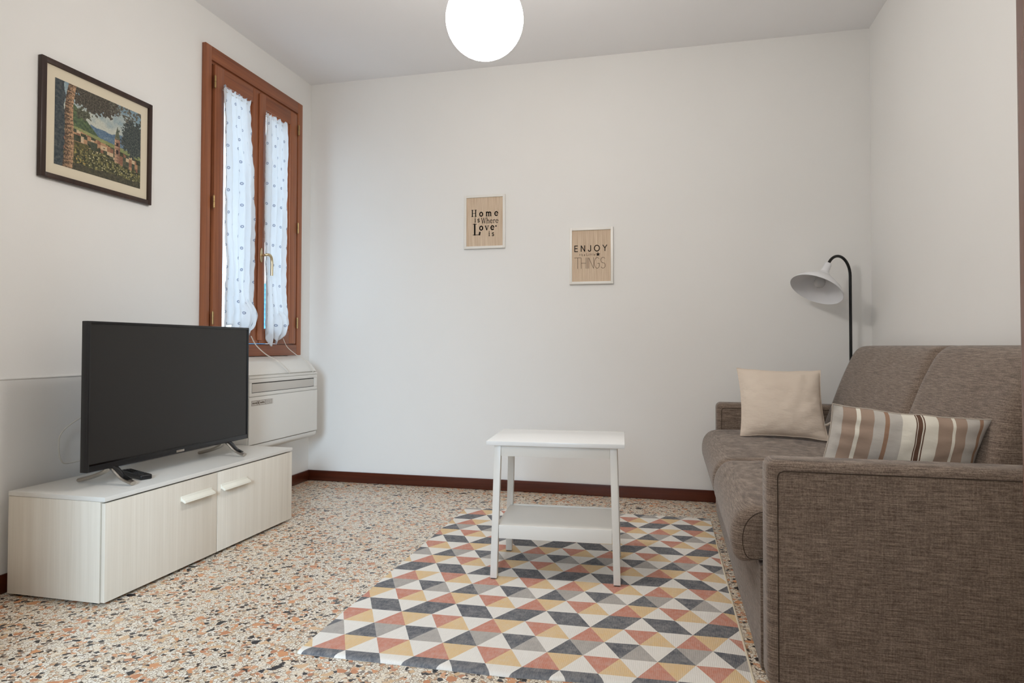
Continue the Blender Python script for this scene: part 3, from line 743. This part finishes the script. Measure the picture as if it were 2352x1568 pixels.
# ------------------------------------------------------------------ side table
tc = Vector((-.4515, 2.715, 0)); ta = math.radians(4.0)
def txf(p): return Vector((tc.x+p.x*math.cos(ta)-p.y*math.sin(ta), tc.y+p.x*math.sin(ta)+p.y*math.cos(ta), p.z))
tb = thing('side_table', (tc.x, tc.y, .006), 'small white side table with a lower shelf standing on the rug', 'table')
Z0 = .0115
MB().box(-.271, .271, -.194, .194, .536, .553, .002, 2, txf).build('tabletop', M['white_top'], tb)
ZT = .5355
for sx in (-1, 1):
    for sy in (-1, 1):
        def lxf(p, sx=sx, sy=sy):
            k = 1-(p.z/ZT)
            return txf(Vector((sx*(.2275+.014*k)+p.x, sy*(.165+.013*k)+p.y, p.z)))
        b = MB().box(-.0135, .0135, -.0135, .0135, Z0+.0025, ZT, .0015, 2, lxf)
        lg = b.build('leg', M['white_lac'], tb)
        MB().box(-.011, .011, -.011, .011, Z0, Z0+.003, 0, 2, lxf).build('foot_pad', M['rubber'], lg)
for sy in (-1, 1):
    MB().box(-.214, .214, sy*.165-.009, sy*.165+.009, .492, .5355, .001, 2, txf).build('apron', M['white_lac'], tb)
for sx in (-1, 1):
    MB().box(sx*.2275-.009, sx*.2275+.009, -.1515, .1515, .492, .5355, .001, 2, txf).build('apron', M['white_lac'], tb)
for sy in (-1, 1):
    MB().box(-.222, .222, sy*.172-.009, sy*.172+.009, .168, .221, .0015, 2, txf).build('shelf_rail', M['white_lac'], tb)
MB().box(-.2355, .2355, -.1625, .1625, .204, .218, .001, 2, txf).build('shelf', M['white_lac'], tb)

# ------------------------------------------------------------------ rug
def rug():
    cream, dark, grey, red, yel = (238, 233, 225), (98, 100, 106), (176, 170, 164), (204, 138, 118), (228, 196, 148)
    eu = Vector((.1083, .0054)); ev = Vector((-.001, .1016)); O = Vector((-.905, 2.129))-eu*1.5   # point u=0 on line T1
    def P(u, r): return O+eu*u+ev*r       # r = rows upward from T1
    #   row types from the bottom line of D1 going up / down ; index k: row between line k (bottom) and k+1 (top)
    seqR = {'v': {0: red, 1: cream, 2: yel}, '^': {.5: yel, 1.5: red, 2.5: cream}}
    outl = [(-1.092, 1.782), (-.45, 1.793), (.225, 1.862), (.212, 2.33), (.200, 2.50), (.202, 2.94), (.212, 3.655), (-.23, 3.652), (-1.138, 3.565), (-1.101, 2.51), (-1.107, 2.16)]
    def inside_clip(poly, a, b):
        out = []
        def sd(p): return (b[0]-a[0])*(p[1]-a[1])-(b[1]-a[1])*(p[0]-a[0])
        for i in range(len(poly)):
            p, q = poly[i], poly[(i+1) % len(poly)]; dp, dq = sd(p), sd(q)
            if dp >= 0: out.append(p)
            if (dp >= 0) != (dq >= 0):
                t = dp/(dp-dq); out.append((p[0]+(q[0]-p[0])*t, p[1]+(q[1]-p[1])*t))
        return out
    # convexified outline
    hull = [(-1.094, 1.782), (-.45, 1.796), (.225, 1.862), (.208, 3.655), (-.23, 3.655), (-1.125, 3.568)]
    yfront = lambda x: 1.782+.014*min(1, (x+1.094)/.64) if x < -.45 else 1.796+.066*(x+.45)/.675
    polys = []
    def rowtype(k):
        # k = 0 is D1 (between T1 and T0) ; going down k=-1 R, -2 C, -3 R, -4 D2, ... period 8
        m = (-k) % 8
        return [('D', 0), ('R', 0), ('C', 2.5), ('R', 2), ('D', 1), ('R', 2), ('C', 1.5), ('R', 1)][m]
    for k in range(-5, 17):
        ty, sh = rowtype(k); even = (k % 2 == 0)   # top line of row k=0 (T0) has integer vertices
        for a in range(-4, 16):
            c = a if even else a+.5
            # 'v': top edge c..c+1, apex c+.5 on bottom ; '^': apex c on top, base c-.5..c+.5
            cv = c+.5; ca = c
            if ty == 'D':
                colv = cream if (cv-sh-1.5) % 3 == 0 else dark
                cola = cream if (ca-sh) % 3 == 0 else dark
            elif ty == 'R':
                colv = [red, cream, yel][int(round((cv-sh) % 3)) % 3]
                cola = [None]*3; q = (ca-sh) % 3
                cola = yel if abs(q-.5) < .1 else (red if abs(q-1.5) < .1 else cream)
            else:
                q = (cv-sh) % 3; colv = dark if q < .1 or q > 2.9 else (cream if abs(q-1) < .1 else grey)
                q = (ca-sh) % 3; cola = grey if abs(q-.5) < .1 else (dark if abs(q-1.5) < .1 else cream)
            polys.append(([P(c, k+1), P(c+.5, k), P(c+1, k+1)], colv))
            polys.append(([P(c, k+1), P(c-.5, k), P(c+.5, k)], cola))
    mb = MB(); fcol = []
    HT = .0095
    def hgt(x, y):
        d = y-yfront(x)
        e = min(1.0, max(0.0, d/.016)); z = HT*math.sqrt(max(0, 1-(1-e)**2))
        dx = min(x+1.13, .215-x); e2 = min(1, max(0, dx/.006))
        wav = .0018*mnoise.noise(Vector((x*4, y*4, 1)))
        return max(.0012, (z+wav)*(.35+.65*e2))
    for poly, col in polys:
        p = [(q.x, q.y) for q in poly]
        for a, b_ in zip(hull, hull[1:]+hull[:1]):
            p = inside_clip(p, a, b_)
            if len(p) < 3: break
        if len(p) < 3: continue
        # grid slicing near the front edge
        parts = [p]
        for off in (.0025, .006, .011, .017, .03):
            for (A, B) in (((-1.094, 1.782+off), (-.45, 1.796+off)), ((-.45, 1.796+off), (.225, 1.862+off))):
                nr = []
                for q in parts:
                    s1_ = inside_clip(q, A, B); s2_ = inside_clip(q, B, A)
                    for s_ in (s1_, s2_):
                        if len(s_) >= 3: nr.append(s_)
                parts = nr if min(pt[1] for pt in p) < 1.90 else parts
        for q in parts:
            ar = abs(sum(q[i][0]*q[(i+1) % len(q)][1]-q[(i+1) % len(q)][0]*q[i][1] for i in range(len(q))))/2
            if ar < 1e-7: continue
            mb.add([(x, y, hgt(x, y)) for x, y in q], [tuple(range(len(q)))], False); fcol.append((len(q), col))
    # side skirt around outline + underside
    hem = (206, 196, 184)
    ring = []
    for a, b_ in zip(hull, hull[1:]+hull[:1]):
        n = max(2, int(math.hypot(b_[0]-a[0], b_[1]-a[1])/.05))
        for i in range(n): ring.append((a[0]+(b_[0]-a[0])*i/n, a[1]+(b_[1]-a[1])*i/n))
    n = len(ring)
    me_v = [(x, y, hgt(x, y)) for x, y in ring]+[(x, y, .0006) for x, y in ring]
    fs = [(i, (i+1) % n, n+(i+1) % n, n+i) for i in range(n)]+[tuple(range(n, 2*n))]
    mb.add(me_v, fs, False)
    for f_ in fs: fcol.append((len(f_), hem))
    # thin stitched hem along both long sides
    me = bpy.data.meshes.new('rug'); me.from_pydata(mb.v, [], mb.f)
    me.materials.append(M['rug'])
    ca = me.color_attributes.new('Col', 'FLOAT_COLOR', 'CORNER')
    arr = np.concatenate([np.repeat(np.array([lin(c)], dtype=np.float32), n_, axis=0) for n_, c in fcol]); ca.data.foreach_set('color', arr.ravel())
    o = bpy.data.objects.new('rug', me); C.objects.link(o); ALL.append(o)
    tag(o, 'flat woven rug printed with cream, charcoal, terracotta and yellow triangles', 'rug')
    for q in ([(.2250, 1.868, .0045), (.2165, 2.75, .0045), (.2085, 3.655, .0045)], [(-1.0945, 1.786, .0045), (-1.1095, 2.68, .0045), (-1.1255, 3.566, .0045)]):
        MB().tube(q, .0035, 8).build('hem', M['mat_board'], None).parent = o
rug()

# ------------------------------------------------------------------ sofa
SY0_, SY1_ = 1.890, 3.962; AT = .118
so = thing('sofa', (.7, 2.93, 0), 'brown melange fabric sofa along the right wall', 'sofa')
XA = .256; XBK = 1.104
def puff(o, lv=2):
    return o
def armrest(y0, y1, ztop, face):
    b = bmesh.new(); bmesh.ops.create_cube(b, size=1)
    for v in b.verts: v.co = Vector(((XA+XBK)/2+v.co.x*(XBK-XA), (y0+y1)/2+v.co.y*(y1-y0), (.006+ztop)/2+v.co.z*(ztop-.006)))
    bmesh.ops.bevel(b, geom=b.edges[:], offset=.028, segments=5, profile=.5, affect='EDGES')
    m = MB().bm(b, True); a = m.build('armrest', M['sofa'], so)
    for yy in ([y0-.0003] if face < 0 else [y0-.0003]):
        q = [(XA+.027, yy, .03), (XA+.027, yy, ztop-.044), (XA+.031, yy, ztop-.033), (XA+.042, yy, ztop-.0275), (XBK-.03, yy, ztop-.0275)]
        MB().tube(q, .0014, 6).build('piping', M['sofa_dark'], a)
    return a
armrest(SY0_, SY0_+AT, .621, -1); armrest(SY1_-AT, SY1_, .612, 1)
# base / front board
MB().box(.252, 1.09, SY0_+AT+.002, SY1_-AT-.002, .004, .30, .006, 2).build('base', M['sofa'], so)
YM = 2.83
def seat(y0, y1, over0):
    pr = [(.80, .452), (.60, .466), (.40, .471), (.29, .468), (.225, .462), (.188, .430), (.174, .385), (.176, .335), (.190, .306), (.215, .300), (.262, .306), (.50, .304), (.80, .304)]
    n = len(pr); q = sm([(a, 0, b_) for a, b_ in pr], 3); q = [(p.x, p.z) for p in q]
    cx = sum(p[0] for p in q)/len(q); cz = .385
    ny = 22; vs = []; L_ = len(q)
    ys = [0, .012, .03, .06]+[.06+(1-.12)*k/14 for k in range(1, 14)]+[.94, .97, .988, 1]
    for s_ in ys:
        y = y0+(y1-y0)*s_; d = min(y-y0, y1-y); e = min(1, d/.045); k = 1-(.16*(1-math.sqrt(max(0, 1-(1-e)**2))))
        dome = .005*math.sin(PI*s_)
        for a, b_ in q:
            vs.append((a*k+(cx if False else .55)*(1-k)*0+a*(1-k)+ (0.0 if a > .4 else (1-k)*.18*(.4-a)/.2), y, cz+(b_-cz)*(1-(1-k)*1.1)+(dome if b_ > .44 else 0)+(.003*mnoise.noise(Vector((a*9, y*9, 0))))))
    fs = []
    for j in range(len(ys)-1):
        for i in range(L_): fs.append((j*L_+i, j*L_+(i+1) % L_, (j+1)*L_+(i+1) % L_, (j+1)*L_+i))
    fs += [tuple(range(L_))[::-1], tuple((len(ys)-1)*L_+i for i in range(L_))]
    c = MB().add(vs, fs, True).build('seat_cushion', M['sofa'], so)
    MB().tube([(vs[i][0]-.0006, vs[i][1]+.001, vs[i][2]) for i in range(L_)], .0014, 6).build('piping', M['sofa_dark'], c)
    return c
seat(SY0_+AT-.008+.012, YM-.002, True); seat(YM+.002, SY1_-AT-.004, False)
def back(y0, y1, near):
    pr = [(.775, .40), (.800, .50), (.835, .60), (.872, .70), (.905, .79), (.938, .868), (.958, .905), (.985, .928), (1.02, .934), (1.07, .934), (1.10, .925), (1.112, .89), (1.114, .60), (1.114, .40)]
    q = sm([(a, 0, b_) for a, b_ in pr], 3); q = [(p.x, p.z) for p in q]; L_ = len(q)
    ys = [0, .01, .03, .06]+[.06+.88*k/16 for k in range(1, 16)]+[.94, .97, .99, 1]; vs = []
    for s_ in ys:
        y = y0+(y1-y0)*s_; d = min(y-y0, y1-y); e = min(1, d/.05); r = 1-math.sqrt(max(0, 1-(1-e)**2))
        for a, b_ in q:
            x = a; z = b_
            if a < 1.0: x += r*.028
            if b_ > .8: z -= r*.022*(b_-.8)/.13
            if a < .98 and .5 < b_ < .9: x -= .012*math.sin(PI*(b_-.5)/.4)*math.sin(PI*s_)**.5
            x += .003*mnoise.noise(Vector((b_*7, y*6, 3))) if a < 1.0 else 0
            vs.append((x, y, z))
    fs = []
    for j in range(len(ys)-1):
        for i in range(L_): fs.append((j*L_+i, j*L_+(i+1) % L_, (j+1)*L_+(i+1) % L_, (j+1)*L_+i))
    fs += [tuple(range(L_))[::-1], tuple((len(ys)-1)*L_+i for i in range(L_))]
    return MB().add(vs, fs, True).build('back_cushion', M['sofa'], so)
back(SY0_+AT+.004, 2.738, True); back(2.742, SY1_-AT-.012, False)

# ------------------------------------------------------------------ cushions
def cushion(name, c, rx, uz, nrm, w, h, t, mat, label, shear=0, seed=1, uvs=True):
    c, rx, uz, nrm = Vector(c), Vector(rx).normalized(), Vector(uz).normalized(), Vector(nrm).normalized()
    N = 36; vs = []; uv = []; idx = {}
    def pt(i, j, side):
        u = -1+2*i/N; v = -1+2*j/N
        pu = u*(1-.07*(1-v*v)*abs(u)**3); pv = v*(1-.07*(1-u*u)*abs(v)**3)
        th = t/2*((1-abs(u)**2.6)**.62)*((1-abs(v)**2.6)**.62)
        edge = max(abs(u), abs(v))
        wr = .007*mnoise.noise(Vector((u*4+seed, v*4, side)))+.004*mnoise.noise(Vector((u*9+seed, v*3, side+2)))*(edge**2)
        wr += .0045*math.sin(v*17+3*mnoise.noise(Vector((u*2, v*2, seed))))*abs(u)**3+.0035*math.sin(u*13+seed)*abs(v)**4
        th2 = side*(th+wr*(1-edge**6))
        p = c+rx*(pu*w/2+shear*pv*h/2)+uz*(pv*h/2+.004*mnoise.noise(Vector((u*3, seed, 0))))+nrm*th2
        return p, ((u+1)/2, (v+1)/2)
    fs = []
    for side in (1, -1):
        for j in range(N+1):
            for i in range(N+1):
                if side == -1 and (i in (0, N) or j in (0, N)): idx[(side, i, j)] = idx[(1, i, j)]; continue
                p, q = pt(i, j, side); idx[(side, i, j)] = len(vs); vs.append(p); uv.append(q)
        for j in range(N):
            for i in range(N):
                f_ = (idx[(side, i, j)], idx[(side, i+1, j)], idx[(side, i+1, j+1)], idx[(side, i, j+1)])
                fs.append(f_ if side == 1 else f_[::-1])
    o = MB().add(vs, fs, True).build(name, mat, loc=c-uz*(h/2))
    ul = o.data.uv_layers.new(name='UVMap')
    for lp in o.data.loops: ul.data[lp.index].uv = uv[lp.vertex_index]
    ring = [(i, 0) for i in range(N)]+[(N, j) for j in range(N)]+[(i, N) for i in range(N, 0, -1)]+[(0, j) for j in range(N, -1, -1)]
    pts = [vs[idx[(1, i, j)]] for i, j in ring]
    s_ = MB().tube([Vector(p) for p in pts], .0022, 6, cap=False)
    s_.build('seam', mat, o)
    su = o.children[0].data.uv_layers.new(name='UVMap')
    tag(o, label, 'cushion')
    return o
cushion('throw_cushion', (.548, 3.545, .644), (1, -.06, -.02), (.0, .45, .89), (0, -.89, .45), .405, .375, .13, M['beige_cush'], 'plain beige square cushion leaning against the far sofa armrest', 0, 2)
stc = cushion('throw_cushion', (.641, 2.100, .613), (1, .02, -.085), (.0, -.10, 1), (0, -1, -.10), .415, .270, .125, M['stripe'], 'striped cream, taupe and grey oblong cushion behind the near sofa armrest', .22, 5)
zp = MB().tube([(.463, 2.10, .705), (.453, 2.098, .699), (.445, 2.096, .698)], .0035, 8); zp.build('zipper_pull', M['silver'], stc)

# ------------------------------------------------------------------ floor lamp
lp = thing('floor_lamp', (.985, 4.02, 0), 'black floor lamp with a white bell shade in the corner behind the sofa', 'floor lamp')
px, py = .993, 4.022
MB().lathe([(.001, .001), (.058, .001), (.060, .006), (.056, .014), (.012, .022), (.001, .023)], (px, py, 0)).build('base', M['blackm'], lp)
ht = Vector((-.43, -.34, 0)).normalized()
ax = Vector((-.43, -.34, -.85)).normalized()
top = []
R_ = .095
for k in range(0, 17):
    a = PI*k/16*.82; top.append(Vector((px, py, 1.328))+ht*(R_-R_*math.cos(a))+Vector((0, 0, R_*1.12*math.sin(a))))
end = top[-1]
MB().tube([(px, py, .02), (px, py, .7), (px, py, 1.2), (px, py, 1.29)]+top, .0078, 14).build('pole', M['blackm'], lp)
s_ = MB().lathe([(.001, -.002), (.016, -.002), (.018, .004), (.020, .035), (.026, .062)], end, ax)
s_.lathe([(.024, 0.058), (.031, 0.062), (.036, 0.069), (.052, 0.084), (.086, 0.110), (.120, 0.138), (.138, 0.162), (.142, 0.172), (.140, 0.173), (.134, 0.161), (.116, 0.140), (.082, 0.113), (.048, 0.088), (.032, 0.074), (.018, 0.067), (.001, 0.066)], end, ax, 56)
s_.build('lamp_shade', M['shade'], lp)
bb = MB().lathe([(.001, .06), (.013, .06), (.014, .086), (.020, .098), (.028, .114), (.030, .126), (.026, .141), (.015, .151), (.001, .154)], end, ax, 32)
t_ = NT('bulb_glass'); t_.set(lin((232, 231, 230)), .06, 0, .6); t_.b.inputs['Transmission Weight'].default_value = .5
bb.build('light_bulb', t_.m, lp)

for o in ALL:
    if '_o' in o: del o['_o']
